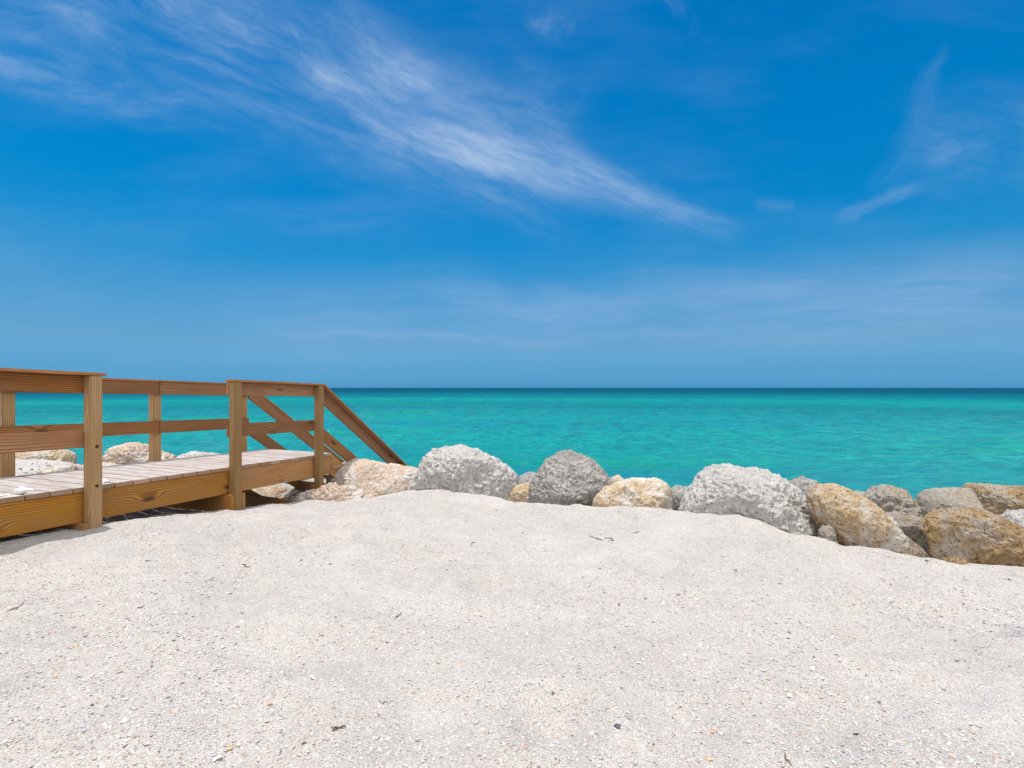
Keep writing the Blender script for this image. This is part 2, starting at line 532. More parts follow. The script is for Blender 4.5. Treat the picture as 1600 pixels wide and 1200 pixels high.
# ------------------------------------------------------------------ wood
def wood(name, pale, mid_, dark, wear=0.0, island=False, rough=0.72, warpk=6.0):
    m, n = material(name)
    tcn = n.n('ShaderNodeTexCoord')
    tc = tcn.outputs['Object']
    rnd = n.n('ShaderNodeObjectInfo').outputs['Random']
    if island:
        ri = n.n('ShaderNodeNewGeometry').outputs['Random Per Island']
        off = n.comb(n.m('MULTIPLY', ri, 91.0), n.m('MULTIPLY', ri, 37.0), n.m('MULTIPLY', ri, 53.0))
    else:
        ri = rnd
        off = n.comb(n.m('MULTIPLY', rnd, 91.0), n.m('MULTIPLY', rnd, 3.0), n.m('MULTIPLY', rnd, 5.0))
    v = n.vm('ADD', tc, off)
    # knots: sparse cells stretched along the board
    kv = n.mapping(v, (1.6, 4.5, 4.5))
    kvor = n.n('ShaderNodeTexVoronoi')
    n.put(kvor.inputs['Vector'], kv)
    kvor.inputs['Scale'].default_value = 1.25
    kd = kvor.outputs['Distance']
    ksel = n.m('GREATER_THAN', n.sep(kvor.outputs['Color'])[0], 0.12)
    knot = n.m('MULTIPLY', n.mr(kd, 0.06, 0.17, 1, 0), ksel)
    swirl = n.m('MULTIPLY', n.mr(kd, 0.0, 0.45, 1, 0), n.m('MULTIPLY', ksel, 0.9))
    # cathedral grain: rings of a long tilted cone
    vx, vy, vz = n.sep(v)
    warp = n.noise(n.mapping(v, (0.55, 3.0, 3.0)), 1.5, 2, 0.4)
    ringc = n.m('ADD', n.m('MULTIPLY', n.m('ADD', vz, n.m('MULTIPLY', vy, 0.6)), 55.0), n.m('ADD', n.m('MULTIPLY', warp, warpk), n.m('MULTIPLY', swirl, 3.0)))
    ring = n.m('FRACT', ringc)
    ringf = n.m('MULTIPLY', n.mr(ring, 0.0, 0.75), n.mr(ring, 0.88, 1.0, 1, 0))
    fib = n.noise(n.mapping(v, (3, 160, 160)), 1.0, 4, 0.6)
    blot = n.noise(n.mapping(v, (1.4, 6, 6)), 1.5, 4, 0.6)
    col = n.ramp(blot, [(0.36, mid_), (0.62, pale)])
    old = n.noise(n.mapping(v, (2.5, 7, 7), loc=(5, 5, 5)), 1.0, 5, 0.65)
    col = n.mix(n.mr(old, 0.52, 0.68, 0, 0.25), col, (0.24, 0.20, 0.165))
    col = n.mix(n.m('MULTIPLY', ringf, n.mr(blot, 0.35, 0.65, 0.35, 0.75)), col, dark)
    col = n.mix(n.mr(fib, 0.45, 0.7, 0, 0.28), col, dark)
    col = n.mix(n.m('MULTIPLY', knot, 0.85), col, (0.045, 0.022, 0.012))
    hs = n.n('ShaderNodeHueSaturation')
    n.put(hs.inputs['Color'], col)
    n.put(hs.inputs['Value'], n.mr(ri, 0, 1, 0.78, 1.2, smooth=False))
    n.put(hs.inputs['Saturation'], n.mr(n.m('FRACT', n.m('MULTIPLY', ri, 7.3)), 0, 1, 0.86, 1.1, smooth=False))
    col = hs.outputs[0]
    if wear:
        grey = n.noise(n.mapping(v, (5, 14, 14)), 1.0, 5, 0.65)
        upf = n.m('GREATER_THAN', n.sep(n.n('ShaderNodeNewGeometry').outputs['Normal'])[2], 0.4)
        col = n.mix(n.m('MULTIPLY', n.mr(grey, 0.3, 0.6, wear * 0.6, wear), upf), col, n.ramp(grey, [(0.3, (0.36, 0.335, 0.325)), (0.65, (0.46, 0.435, 0.42))]))
    h = n.m('ADD', n.m('MULTIPLY', fib, 0.6), n.m('MULTIPLY', ringf, -0.35))
    n.surface(col, rough, n.bump(h, 0.5, 0.0012), 0.3)
    return m


M_POST = wood("pine_post", (0.44, 0.265, 0.088), (0.33, 0.178, 0.048), (0.15, 0.065, 0.018), warpk=2.2)
M_RAIL = wood("pine_rail", (0.38, 0.178, 0.058), (0.27, 0.105, 0.029), (0.12, 0.036, 0.010))
M_CAP = wood("pine_cap", (0.46, 0.20, 0.060), (0.34, 0.125, 0.028), (0.18, 0.052, 0.010))
M_BEAM = wood("pine_beam", (0.51, 0.265, 0.072), (0.38, 0.168, 0.038), (0.17, 0.058, 0.013))
M_DECK = wood("weathered_decking", (0.42, 0.27, 0.17), (0.34, 0.20, 0.12), (0.23, 0.12, 0.06), wear=0.92, island=True)

m_bolt, n = material("dull_bolt_steel")
n.surface(n.ramp(n.noise(n.n('ShaderNodeTexCoord').outputs['Object'], 300, 3), [(0.3, (0.05, 0.028, 0.016)), (0.7, (0.12, 0.07, 0.04))]), 0.6, None, 0.4, Metallic=0.7)

deck = bpy.data.objects.new("boardwalk", None)
COL.objects.link(deck)
deck.location = (CO[0], CO[1], 0)
deck.rotation_euler = (0, 0, math.atan2(U[1], U[0]))
deck['label'] = "raised pine beach boardwalk with railings and steps going down over the rocks"
deck['category'] = "boardwalk"


MATS = {}


def board(name, p0, p1, wy, hz, mat, parent=None, bevel=0.004, cut0=None, cut1=None, seg=1):
    """a timber from p0 to p1 (deck frame), local x along it; wy across, hz high"""
    p0, p1 = Vector(p0), Vector(p1)
    x = (p1 - p0); L = x.length; x = x / L
    y = Vector((0, 1, 0)) if abs(x.y) < 0.9 else Vector((-1, 0, 0))
    z = x.cross(y).normalized()
    y = z.cross(x).normalized()
    bm = bmesh.new()
    bmesh.ops.create_cube(bm, size=1)
    for v in bm.verts:
        v.co = Vector((v.co.x * L + L / 2, v.co.y * wy, v.co.z * hz))
    # plumb-cut ends of sloping boards
    if abs(x.z) > 0.1 and abs(x.z) < 0.95 and cut0 != 'sq':
        for v in bm.verts:
            v.co.x += -v.co.z * (z.x / x.x) 
    bmesh.ops.bevel(bm, geom=bm.edges[:], offset=bevel, segments=2, affect='EDGES', clamp_overlap=True)
    me = bpy.data.meshes.new(name)
    bm.to_mesh(me); bm.free()
    o = link(name, me, mat, parent or deck)
    M = Matrix((x, y, z)).transposed().to_4x4()
    M.translation = p0
    o.matrix_local = M
    MATS[o.name] = M
    return o


def bolt(post_o, pos):
    bm = bmesh.new()
    bmesh.ops.create_cone(bm, cap_ends=True, segments=20, radius1=0.013, radius2=0.013, depth=0.003)
    bmesh.ops.create_cone(bm, cap_ends=True, segments=6, radius1=0.0085, radius2=0.008, depth=0.010,
                          matrix=Matrix.Translation((0, 0, 0.004)))
    me = bpy.data.meshes.new("bolt")
    bm.to_mesh(me); bm.free()
    o = link("bolt", me, m_bolt, post_o)
    o.matrix_local = MATS[post_o.name].inverted() @ Matrix.Translation(pos) @ Matrix.Rotation(R(90), 4, 'X')
    return o


PW = 0.089
H = 0.93
CAPT = 0.024
S_BACK = -7.6
s1 = s_at(160, -PW)      # seaward outer edges of the near posts
s2 = s_at(378, -PW)
s3 = s_at(506, -PW)
f1 = s_at(25, WID)
f2 = s_at(253, WID)
f3 = s_at(387, WID)
step1 = s2 - s1


def gz(s, t):
    P = CO + U * s + Nn * t
    return float(ground(np.array([P[0]]), np.array([P[1]]))[0])


# decking: one part, a plank every 145 mm
vs, fs = [], []
x0 = 0.0
rr = random.Random(9)
BM = bmesh.new()
k = 0
x1 = 0.012
while x1 > S_BACK:
    xa = x1 - 0.139
    o1, o2 = rr.uniform(-0.004, 0.006), rr.uniform(-0.004, 0.006)
    dzp = rr.uniform(-0.0015, 0.0015)
    g = bmesh.ops.create_cube(BM, size=1)
    cs = []
    for v in g['verts']:
        xx = x1 if v.co.x > 0 else xa
        yy = (WID + 0.004 + o2) if v.co.y > 0 else (-0.004 - o1)
        yy = min(max(yy, -0.0), WID)if False else yy
        zz = zd(xx) + (0.0 if v.co.z > 0 else -0.038) + dzp
        v.co = Vector((xx, yy, zz))
    es = list({e for v in g['verts'] for e in v.link_edges})
    bmesh.ops.bevel(BM, geom=es, offset=0.004, segments=2, affect='EDGES')
    x1 = xa - 0.005
# swap so that the grain runs across the walk: the decking mesh is built with local x along the planks
for v in BM.verts:
    v.co = Vector((v.co.y, -v.co.x, v.co.z))
me = bpy.data.meshes.new("decking")
BM.to_mesh(me); BM.free()
o = link("decking", me, M_DECK, deck)
o.rotation_euler = (0, 0, R(90))

# side beams (fascia) in lengths that meet behind the posts
FH = 0.243
def fascia(sa, sb, t):
    board("side_beam", (sa, t, zd(sa) - 0.040 - FH / 2), (sb, t, zd(sb) - 0.040 - FH / 2), 0.038, FH, M_BEAM)


cuts = [S_BACK, s1 - step1 - 0.045, s1 - 0.045, s2 - 0.045, -0.002]
for a, b in zip(cuts[:-1], cuts[1:]):
    fascia(a, b - 0.003, 0.024)
    fascia(a, b - 0.003, WID - 0.024)
board("end_beam", (-0.022, 0.046, zd(0) - 0.04 - FH / 2), (-0.022, WID - 0.046, zd(0) - 0.04 - FH / 2), 0.038, FH, M_BEAM)
for t in (WID / 2,):
    board("joist", (S_BACK, t, zd(S_BACK) - 0.04 - 0.09), (-0.045, t, zd(0) - 0.04 - 0.09), 0.038, 0.18, M_BEAM)

# posts
near_posts, far_posts = [], []
for se in (s1 - 2 * step1, s1 - step1, s1, s2, s3):
    sc_ = se - PW / 2
    zt = zd(sc_) + H - CAPT - 0.001
    near_posts.append(board("post", (sc_, -PW / 2 - 0.006, gz(sc_, -0.05) - 0.25), (sc_, -PW / 2 - 0.006, zt), PW, PW, M_POST, bevel=0.006))
for se in (f1 - (f2 - f1), f1, f2, f3):
    sc_ = se - PW / 2
    zt = zd(sc_) + H - CAPT - 0.001
    far_posts.append(board("post", (sc_, WID + PW / 2 + 0.006, gz(sc_, WID + .05) - 0.3), (sc_, WID + PW / 2 + 0.006, zt), PW, PW, M_POST, bevel=0.006))
for po, sc_ in zip(near_posts, (s1 - 2 * step1, s1 - step1, s1, s2, s3)):
    sc_ -= PW / 2
    if po in near_posts[:3]:
        bolt(po, (sc_ + 0.004, -PW - 0.006, zd(sc_) - 0.02 + 0.03))
    if po is near_posts[2]:
        bolt(po, (sc_ + 0.004, -PW - 0.006, zd(sc_) + 0.33))


# rails: board on the inside of the posts, flat cap over board and posts
def rail(sa, sb, side, cap=True, over=(0.0, 0.0), mids=True):
    t = 0.0135 if side == 0 else WID - 0.0135
    zt = H - CAPT - 0.001
    board("top_rail", (sa, t, zd(sa) + zt - 0.07), (sb, t, zd(sb) + zt - 0.07), 0.038, 0.14, M_RAIL)
    board("middle_rail", (sa, t, zd(sa) + 0.46 - 0.07), (sb, t, zd(sb) + 0.46 - 0.07), 0.038, 0.14, M_RAIL)
    tc_ = -0.032 if side == 0 else WID + 0.032
    a, b = sa - over[0], sb + over[1]
    board("rail_cap", (a, tc_, zd(a) + H - CAPT / 2), (b, tc_, zd(b) + H - CAPT / 2), 0.14, CAPT, M_CAP)


rail(S_BACK, s1, 0, over=(0, 0.024))
rail(s2 - PW, s3 - 0.002, 0, over=(0.006, 0.0))
fm = f2 - 0.045
rail(S_BACK, fm - 0.002, 1)
rail(fm + 0.002, f3 - 0.002, 1, over=(0.0, 0.0))

# cross beams under the deck, a pair clamped on each pair of posts
for se in (s1 - step1, s1, s2):
    for sx in ((se - PW - 0.021, se + 0.021) if se == s2 else (se - PW - 0.021,)):
        zt = zd(sx) - 0.04 - FH - 0.003
        board("cross_beam", (sx, -PW - 0.004, zt - 0.12), (sx, WID + PW, zt - 0.12), 0.038, 0.24, M_BEAM)
sx = s3 - PW - 0.35
board("cross_beam", (sx, -0.05, CZ - 1.385 - 0.14), (sx, WID + 0.5, CZ - 1.33 - 0.14), 0.038, 0.28, M_BEAM)

# stairs
SA = math.tan(R(35.3))
LEN = s_at(640, -0.06) - s3
NST = 7
RUN = 0.262
RISE = RUN * SA
for t in (0.024, WID - 0.024):
    zs = zd(0) - 0.04 - FH * 0.5
    board("stair_stringer", (0.0, t, zs), (RUN * (NST + .5), t, zs - RUN * (NST + .5) * SA), 0.038, 0.235, M_BEAM)
for kx in range(1, NST + 1):
    zt = zd(0) - RISE * kx
    xa = 0.02 + RUN * (kx - 1)
    board("stair_tread", (xa + 0.13, -0.018, zt - 0.019), (xa + 0.13, WID + 0.018, zt - 0.019), 0.27, 0.038, M_DECK)
board("stair_brace", (-0.9, WID - 0.30, CZ - 1.18), (0.4, WID - 0.30, CZ - 2.05), 0.038, 0.14, M_BEAM)


def stair_rail(side, sa, length, zcap0):
    t = 0.0135 if side == 0 else WID - 0.0135
    tcap = -0.032 if side == 0 else WID + 0.032
    sb = sa + length
    cosv = math.cos(R(35.3))
    vt = CAPT / cosv
    rv = 0.14 / cosv
    board("stair_rail_cap", (sa + 0.004, tcap, zcap0 - vt / 2), (sb, tcap, zcap0 - vt / 2 - length * SA), 0.14, CAPT, M_CAP)
    board("stair_top_rail", (sa + 0.002, t, zcap0 - vt - rv / 2 - .002), (sb - 0.05, t, zcap0 - vt - rv / 2 - .002 - (length - .05) * SA), 0.038, 0.14, M_RAIL)
    board("stair_middle_rail", (sa + 0.002, t, zcap0 - 0.53 - rv / 2), (sb - 0.05, t, zcap0 - 0.53 - rv / 2 - (length - .05) * SA), 0.038, 0.14, M_RAIL)
    sp = sa + length - 0.30
    tp = -PW / 2 - 0.006 if side == 0 else WID + PW / 2 + 0.006
    zt = zcap0 - vt - (sp + PW - sa) * SA - 0.002
    board("post", (sp + PW / 2, tp, CZ - 3.3), (sp + PW / 2, tp, zt), PW, PW, M_POST)


stair_rail(0, s3, LEN, zd(s3) + H)
stair_rail(1, f3, LEN + 0.1, zd(f3) + H)


# ------------------------------------------------------------------ rocks
def rock_mat(name, a, b, c, pit, stain=None, stain_amt=0.5, patch=None, patch_amt=0.0, bumpk=1.0, seed=0.0):
    m, n = material(name)
    tc = n.vm('ADD', n.n('ShaderNodeTexCoord').outputs['Object'], n.comb(seed, seed * 1.7, 0.3 * seed))
    n1 = n.noise(tc, 3.0, 8, 0.68, 0.3)
    n2 = n.noise(tc, 14, 8, 0.72)
    n3 = n.noise(tc, 48, 6, 0.75)
    col = n.ramp(n.m('ADD', n.m('MULTIPLY', n1, 0.45), n.m('MULTIPLY', n2, 0.55)), [(0.36, c), (0.48, b), (0.60, a)])
    if stain:
        st = n.noise(n.vm('ADD', tc, (4, 9, 2)), 1.8, 7, 0.62, 0.6)
        col = n.mix(n.mr(st, 0.44, 0.60, 0, stain_amt), col, stain)
    if patch:
        st = n.noise(n.vm('ADD', tc, (14, 1, 7)), 2.3, 8, 0.66, 0.6)
        col = n.mix(n.mr(st, 0.47, 0.62, 0, patch_amt), col, patch)
    vo = n.vor(n.vm('ADD', tc, n.vm('SCALE', n.noise(tc, 20, 3, col=True), sc=0.06)), 26)
    v2 = n.vor(n.vm('ADD', tc, n.vm('SCALE', n.noise(tc, 50, 3, col=True), sc=0.03)), 62)
    pits = n.m('MAXIMUM', n.m('MULTIPLY', n.mr(vo, 0.16, 0.32, 1, 0), n.mr(n2, 0.42, 0.56)), n.m('MULTIPLY', n.mr(v2, 0.15, 0.34, 0.8, 0), n.mr(n1, 0.38, 0.60)))
    p2 = n.mr(n3, 0.33, 0.40, 1, 0)
    col = n.mix(n.m('MULTIPLY', n.m('MAXIMUM', pits, n.m('MULTIPLY', p2, 0.8)), 0.75), col, pit)
    col = n.mix(n.mr(n3, 0.54, 0.64, 0, 0.55), col, tuple(min(0.85, x * 1.25) for x in a))
    h = n.m('ADD', n.m('MULTIPLY', n2, 2.0), n.m('MULTIPLY', n3, 0.7))
    h = n.m('SUBTRACT', h, n.m('MULTIPLY', pits, 0.7))
    nb = n.bump(h, 1.0 * bumpk, 0.045)
    n.surface(col, 0.93, nb, 0.2)
    return m


MR = {
    'white': rock_mat("pale_coral_rock", (0.88, 0.86, 0.84), (0.78, 0.765, 0.75), (0.60, 0.60, 0.60), (0.14, 0.14, 0.14), (0.55, 0.48, 0.38), 0.25, seed=1),
    'grey': rock_mat("grey_pitted_rock", (0.66, 0.635, 0.61), (0.45, 0.435, 0.42), (0.27, 0.262, 0.258), (0.06, 0.058, 0.055), (0.42, 0.35, 0.29), 0.3, seed=2),
    'tan': rock_mat("cream_limestone", (0.80, 0.71, 0.59), (0.67, 0.54, 0.39), (0.48, 0.35, 0.23), (0.20, 0.13, 0.08), (0.52, 0.32, 0.15), 0.6, (0.74, 0.71, 0.67), 0.85, 0.8, seed=3),
    'pink': rock_mat("pinkish_limestone", (0.72, 0.62, 0.54), (0.59, 0.48, 0.40), (0.42, 0.33, 0.28), (0.22, 0.17, 0.14), (0.60, 0.43, 0.30), 0.4, (0.70, 0.66, 0.63), 0.75, 0.7, seed=4),
    'ochre': rock_mat("ochre_limestone", (0.76, 0.63, 0.46), (0.60, 0.44, 0.28), (0.40, 0.26, 0.14), (0.15, 0.09, 0.05), (0.50, 0.28, 0.11), 0.6, (0.74, 0.69, 0.63), 0.95, 0.9, seed=5),
    'brown': rock_mat("brown_limestone", (0.62, 0.47, 0.29), (0.48, 0.32, 0.17), (0.29, 0.185, 0.10), (0.09, 0.055, 0.035), (0.60, 0.39, 0.18), 0.6, (0.60, 0.55, 0.49), 0.8, 1.0, seed=6),
    'greige': rock_mat("grey_brown_rock", (0.68, 0.62, 0.55), (0.53, 0.47, 0.40), (0.35, 0.30, 0.25), (0.12, 0.10, 0.085), (0.44, 0.33, 0.20), 0.45, (0.45, 0.45, 0.45), 0.5, 1.0, seed=7),
}
_ico = {}


def ico(sub):
    if sub not in _ico:
        bm = bmesh.new()
        bmesh.ops.create_icosphere(bm, subdivisions=sub, radius=1)
        v = np.array([q.co[:] for q in bm.verts])
        f = np.array([[q.index for q in fa.verts] for fa in bm.faces])
        bm.free()
        v /= np.linalg.norm(v, axis=1)[:, None]
        _ico[sub] = (v, f)
    return _ico[sub]


def rock(outline, D, thick, kind, label, seed, sub=6, facet=6, rough=1.0, lump=1.0, group="boulders of the shore revetment", kname='boulder'):
    """outline: silhouette seen from the sand, pixels; D metres away; thick: half depth in metres"""
    P0 = np.array(outline, float)
    if np.ptp(P0[:, 0]) / F * D > 1.0:
        sub = 7
    v, f = ico(sub)
    P = np.array(outline, float)
    cx, cy = (P[:, 0].min() + P[:, 0].max()) / 2, (P[:, 1].min() + P[:, 1].max()) / 2
    Q = np.stack([(P[:, 0] - cx), -(P[:, 1] - cy)], 1) / F * D
    # radius of the outline for each direction
    nphi = 720
    ph = np.linspace(-math.pi, math.pi, nphi, endpoint=False)
    dirs = np.stack([np.cos(ph), np.sin(ph)], 1)
    Rr = np.zeros(nphi)
    for i in range(len(Q)):
        a, b = Q[i], Q[(i + 1) % len(Q)]
        e = b - a
        den = dirs[:, 0] * e[1] - dirs[:, 1] * e[0]
        den = np.where(np.abs(den) < 1e-9, 1e-9, den)
        tt = (a[0] * e[1] - a[1] * e[0]) / den
        uu = (a[0] * dirs[:, 1] - a[1] * dirs[:, 0]) / den
        ok = (tt > 0) & (uu >= -1e-6) & (uu <= 1 + 1e-6)
        Rr = np.where(ok, np.maximum(Rr, tt), Rr)
    ker = np.exp(-(np.arange(-24, 25) / 9.0) ** 2); ker /= ker.sum()
    Rr = np.convolve(np.concatenate([Rr[-24:], Rr, Rr[:24]]), ker, 'valid')
    g = np.random.default_rng(seed)
    p = v.copy()
    for _ in range(facet):                      # flat broken faces turned to either side
        nn = g.normal(size=3); nn[1] = -abs(nn[1]) - 0.5 if g.random() < 0.7 else abs(nn[1]) + .4
        nn /= np.linalg.norm(nn)
        dd = g.uniform(0.70, 0.90)
        ex = np.maximum(p @ nn - dd, 0)
        p -= ex[:, None] * nn * 0.95
    phi = np.arctan2(p[:, 2], p[:, 0])
    rho = np.hypot(p[:, 0], p[:, 2])
    idx = (phi + math.pi) / (2 * math.pi) * nphi
    i0 = np.floor(idx).astype(int) % nphi
    fr = idx - np.floor(idx)
    rad_ = Rr[i0] * (1 - fr) + Rr[(i0 + 1) % nphi] * fr
    size = Rr.mean()
    o = np.stack([np.cos(phi) * rho * rad_, p[:, 1] * thick, np.sin(phi) * rho * rad_], 1)
    nd = o / np.array([size, thick, size]) ** 2
    nd /= np.linalg.norm(nd, axis=1)[:, None] + 1e-9
    sd_ = seed * 13.7
    h = 0.055 * size * lump * fbm(o / size * 1.6 + sd_, 3)
    h += 0.075 * min(size, .6) * rough * (ridged(o * 5.5 + sd_, 4, 0.55) - 0.45)
    h -= 0.055 * rough * min(size, .6) * np.clip(perlin(o * 13 + sd_ + 5) - 0.12, 0, 1) * 2
    wp = o + 0.035 * np.stack([perlin(o * 11 + 1), perlin(o * 11 + 5), perlin(o * 11 + 9)], 1)
    msk = np.clip(0.55 + 1.3 * perlin(o * 3.1 + sd_ + 2), 0.1, 1.2)
    h -= 0.026 * rough * msk * np.exp(-(worley(wp * 9 + sd_) / 0.34) ** 2)
    h -= 0.015 * rough * msk * np.exp(-(worley(wp * 19 + sd_) / 0.36) ** 2)
    h += 0.022 * rough * fbm(o * 22 + sd_, 4, 0.7)
    o = o + nd * h[:, None]
    me = make_mesh("boulder", o, f)
    c = pix(cx, cy, D)
    link(kname, me, MR[kind], loc=c, label=label, cat="boulder" if kname == 'boulder' else 'rock', group=group)


# each: outline (with the buried foot guessed), distance, half depth, kind
G2 = "small rocks wedged between the boulders"
rock([(506, 790), (508, 760), (516, 740), (532, 724), (556, 717), (585, 719), (608, 725), (640, 729), (658, 733), (668, 760), (660, 800), (580, 815)],
     6.75, 0.48, 'pink', "cream and pink boulder beside the seaward end of the boardwalk", 1, rough=0.55, facet=9)
rock([(456, 800), (461, 776), (474, 767), (496, 764), (515, 756), (548, 761), (582, 772), (594, 790), (560, 822), (490, 822)],
     5.93, 0.20, 'pink', "low crumbly tan rock at the foot of the boardwalk's last post", 2, sub=5, rough=1.3, facet=3, group=None, kname='rock')
rock([(637, 790), (641, 760), (652, 735), (668, 707), (690, 698), (722, 696), (745, 702), (775, 716), (800, 734), (811, 752), (806, 775), (790, 800), (700, 830), (640, 820)],
     6.25, 0.50, 'white', "large pale grey dome-shaped boulder, first to the right of the boardwalk steps", 3, rough=1.25, facet=4)
rock([(806, 762), (812, 744), (828, 737), (845, 742), (852, 770), (830, 790), (806, 785)],
     6.6, 0.20, 'grey', "small grey rock behind the gap left of the round dark grey boulder", 4, sub=5, facet=3, group=G2, kname='rock')
rock([(788, 790), (795, 770), (806, 758), (825, 755), (842, 765), (842, 795), (800, 805)],
     6.15, 0.18, 'tan', "small tan rock between the pale dome boulder and the round dark grey one", 5, sub=5, facet=3, group=G2, kname='rock')
rock([(826, 775), (832, 750), (852, 722), (872, 707), (890, 703), (910, 708), (930, 722), (950, 743), (957, 758), (935, 785), (915, 800), (870, 815), (830, 805)],
     5.95, 0.42, 'grey', "rounded dark grey pitted boulder with a narrow top", 6, rough=1.15, facet=4)
rock([(945, 755), (952, 743), (968, 742), (978, 752), (985, 775), (950, 780)],
     6.6, 0.16, 'pink', "small pinkish rock peeking out right of the round dark grey boulder", 7, sub=5, facet=3, group=G2, kname='rock')
rock([(910, 785), (914, 774), (930, 768), (948, 775), (950, 800), (915, 800)],
     5.75, 0.14, 'greige', "small grey-tan rock under the right side of the round dark grey boulder", 8, sub=5, facet=3, group=G2, kname='rock')
rock([(926, 792), (929, 776), (945, 762), (968, 752), (995, 747), (1030, 748), (1043, 754), (1050, 775), (1056, 800), (1030, 830), (950, 825)],
     5.55, 0.34, 'tan', "ochre and white boulder with a flat top, low between two grey ones", 9, rough=0.85)
rock([(1043, 790), (1046, 765), (1060, 759), (1080, 762), (1095, 790), (1080, 820), (1048, 815)],
     5.5, 0.22, 'grey', "dark grey rock squeezed left of the widest pale boulder", 10, sub=5, facet=3, group=G2, kname='rock')
rock([(1062, 810), (1070, 782), (1088, 752), (1108, 731), (1130, 726), (1160, 731), (1195, 735), (1225, 750), (1250, 768), (1268, 795), (1284, 822), (1290, 845), (1270, 880), (1150, 890), (1075, 860)],
     5.05, 0.52, 'white', "widest pale grey boulder, half buried where the sand dips to the right", 47, rough=1.0, facet=7, lump=0.35)
rock([(1225, 775), (1235, 752), (1255, 745), (1275, 752), (1290, 780), (1270, 820), (1235, 815)],
     5.6, 0.26, 'grey', "blue-grey rock behind, between the widest pale boulder and the orange-brown one", 12, sub=5, facet=4, group=G2, kname='rock')
rock([(1281, 850), (1283, 830), (1292, 819), (1303, 826), (1308, 850), (1302, 868), (1284, 866)],
     4.45, 0.10, 'greige', "small grey rock on the sand at the left foot of the orange-brown boulder", 13, sub=5, facet=3, group=G2, kname='rock')
rock([(1266, 790), (1268, 768), (1282, 757), (1305, 755), (1330, 765), (1355, 782), (1385, 808), (1412, 838), (1436, 862), (1450, 885), (1410, 905), (1330, 890), (1300, 850), (1280, 822)],
     4.6, 0.34, 'ochre', "long orange-brown boulder leaning left, smooth and rounded at the top", 14, rough=0.7, facet=4)
rock([(1350, 800), (1358, 775), (1374, 761), (1392, 758), (1412, 767), (1430, 784), (1446, 802), (1450, 830), (1400, 850), (1360, 840)],
     5.7, 0.36, 'greige', "grey boulder with a peaked top behind the orange-brown one", 15, rough=1.2)
rock([(1330, 780), (1337, 769), (1350, 767), (1362, 775), (1362, 800), (1335, 800)],
     5.9, 0.18, 'grey', "small grey rock top showing just above the orange-brown boulder's back", 16, sub=5, facet=3, group=G2, kname='rock')
rock([(1378, 830), (1385, 808), (1400, 800), (1425, 803), (1448, 815), (1455, 840), (1450, 880), (1400, 890)],
     4.85, 0.28, 'greige', "mottled grey and tan rock in the gap between the two big brown boulders", 17, sub=6, facet=5, group=G2, kname='rock')
rock([(1443, 800), (1446, 776), (1458, 766), (1485, 763), (1520, 763), (1530, 778), (1540, 805), (1530, 840), (1450, 840)],
     5.35, 0.34, 'greige', "blocky pale boulder with a flat level top near the water", 18, rough=0.45, facet=12, lump=0.5)
rock([(1515, 790), (1520, 756), (1535, 755), (1560, 758), (1600, 760), (1640, 768), (1660, 800), (1640, 850), (1560, 850), (1525, 820)],
     5.5, 0.40, 'brown', "dark brown broken boulder farthest right against the water", 19, rough=0.7, facet=12)
rock([(1444, 840), (1447, 812), (1462, 800), (1490, 797), (1515, 793), (1540, 800), (1575, 815), (1610, 832), (1660, 858), (1700, 885), (1690, 930), (1560, 935), (1480, 905), (1450, 870)],
     4.25, 0.36, 'brown', "big rough brown boulder in front with a sunlit ochre slope, at the right edge", 20, rough=0.95, facet=9)
rock([(1577, 820), (1582, 806), (1597, 797), (1620, 800), (1635, 820), (1620, 850), (1585, 845)],
     4.75, 0.22, 'white', "small blue-white rock at the right edge above the big rough brown boulder", 21, sub=5, facet=4, group=G2, kname='rock')
rock([(1468, 892), (1474, 880), (1490, 871), (1508, 874), (1516, 886), (1505, 902), (1475, 902)],
     3.98, 0.10, 'brown', "flat brown rock chip in the sand before the big rough brown boulder", 22, sub=5, facet=4, group=G2, kname='rock')
# behind and left of the walk
rock([(160, 728), (168, 712), (180, 698), (200, 693), (222, 694), (240, 705), (262, 710), (273, 720), (270, 745), (165, 745)],
     8.0, 0.40, 'pink', "rugged pinkish boulder seen through the opening in the railing", 23, rough=1.5)
rock([(276, 718), (285, 710), (300, 706), (320, 709), (345, 711), (365, 715), (370, 745), (280, 745)],
     8.1, 0.36, 'white', "low pale boulder behind the deck left of the second near post", 24, rough=1.2)
rock([(18, 712), (30, 705), (60, 702), (90, 703), (106, 710), (108, 728), (60, 740), (20, 735)],
     9.3, 0.5, 'ochre', "weathered tan boulder on the white bank behind the left railing", 25, rough=1.1)
rock([(62, 736), (75, 731), (98, 726), (112, 727), (114, 740), (90, 748), (64, 746)],
     7.4, 0.22, 'ochre', "flat orange rock slab just behind the left end of the deck", 26, sub=5, facet=4, group=G2, kname='rock')
rock([(370, 790), (380, 768), (400, 758), (430, 755), (460, 762), (495, 772), (505, 800), (460, 820), (380, 820)],
     7.4, 0.45, 'tan', "sunlit tan boulder glimpsed under the deck between the posts", 27, rough=1.0)
rock([(300, 800), (320, 775), (350, 768), (378, 780), (385, 810), (340, 830)],
     7.9, 0.40, 'grey', "grey boulder under the deck, mostly hidden behind the second post", 28, sub=5)
rock([(118, 740), (122, 728), (140, 724), (165, 722), (190, 726), (196, 740), (160, 752)],
     7.6, 0.25, 'ochre', "low tan rock at the foot of the rugged pinkish boulder", 29, sub=5, facet=4, group=G2, kname='rock')
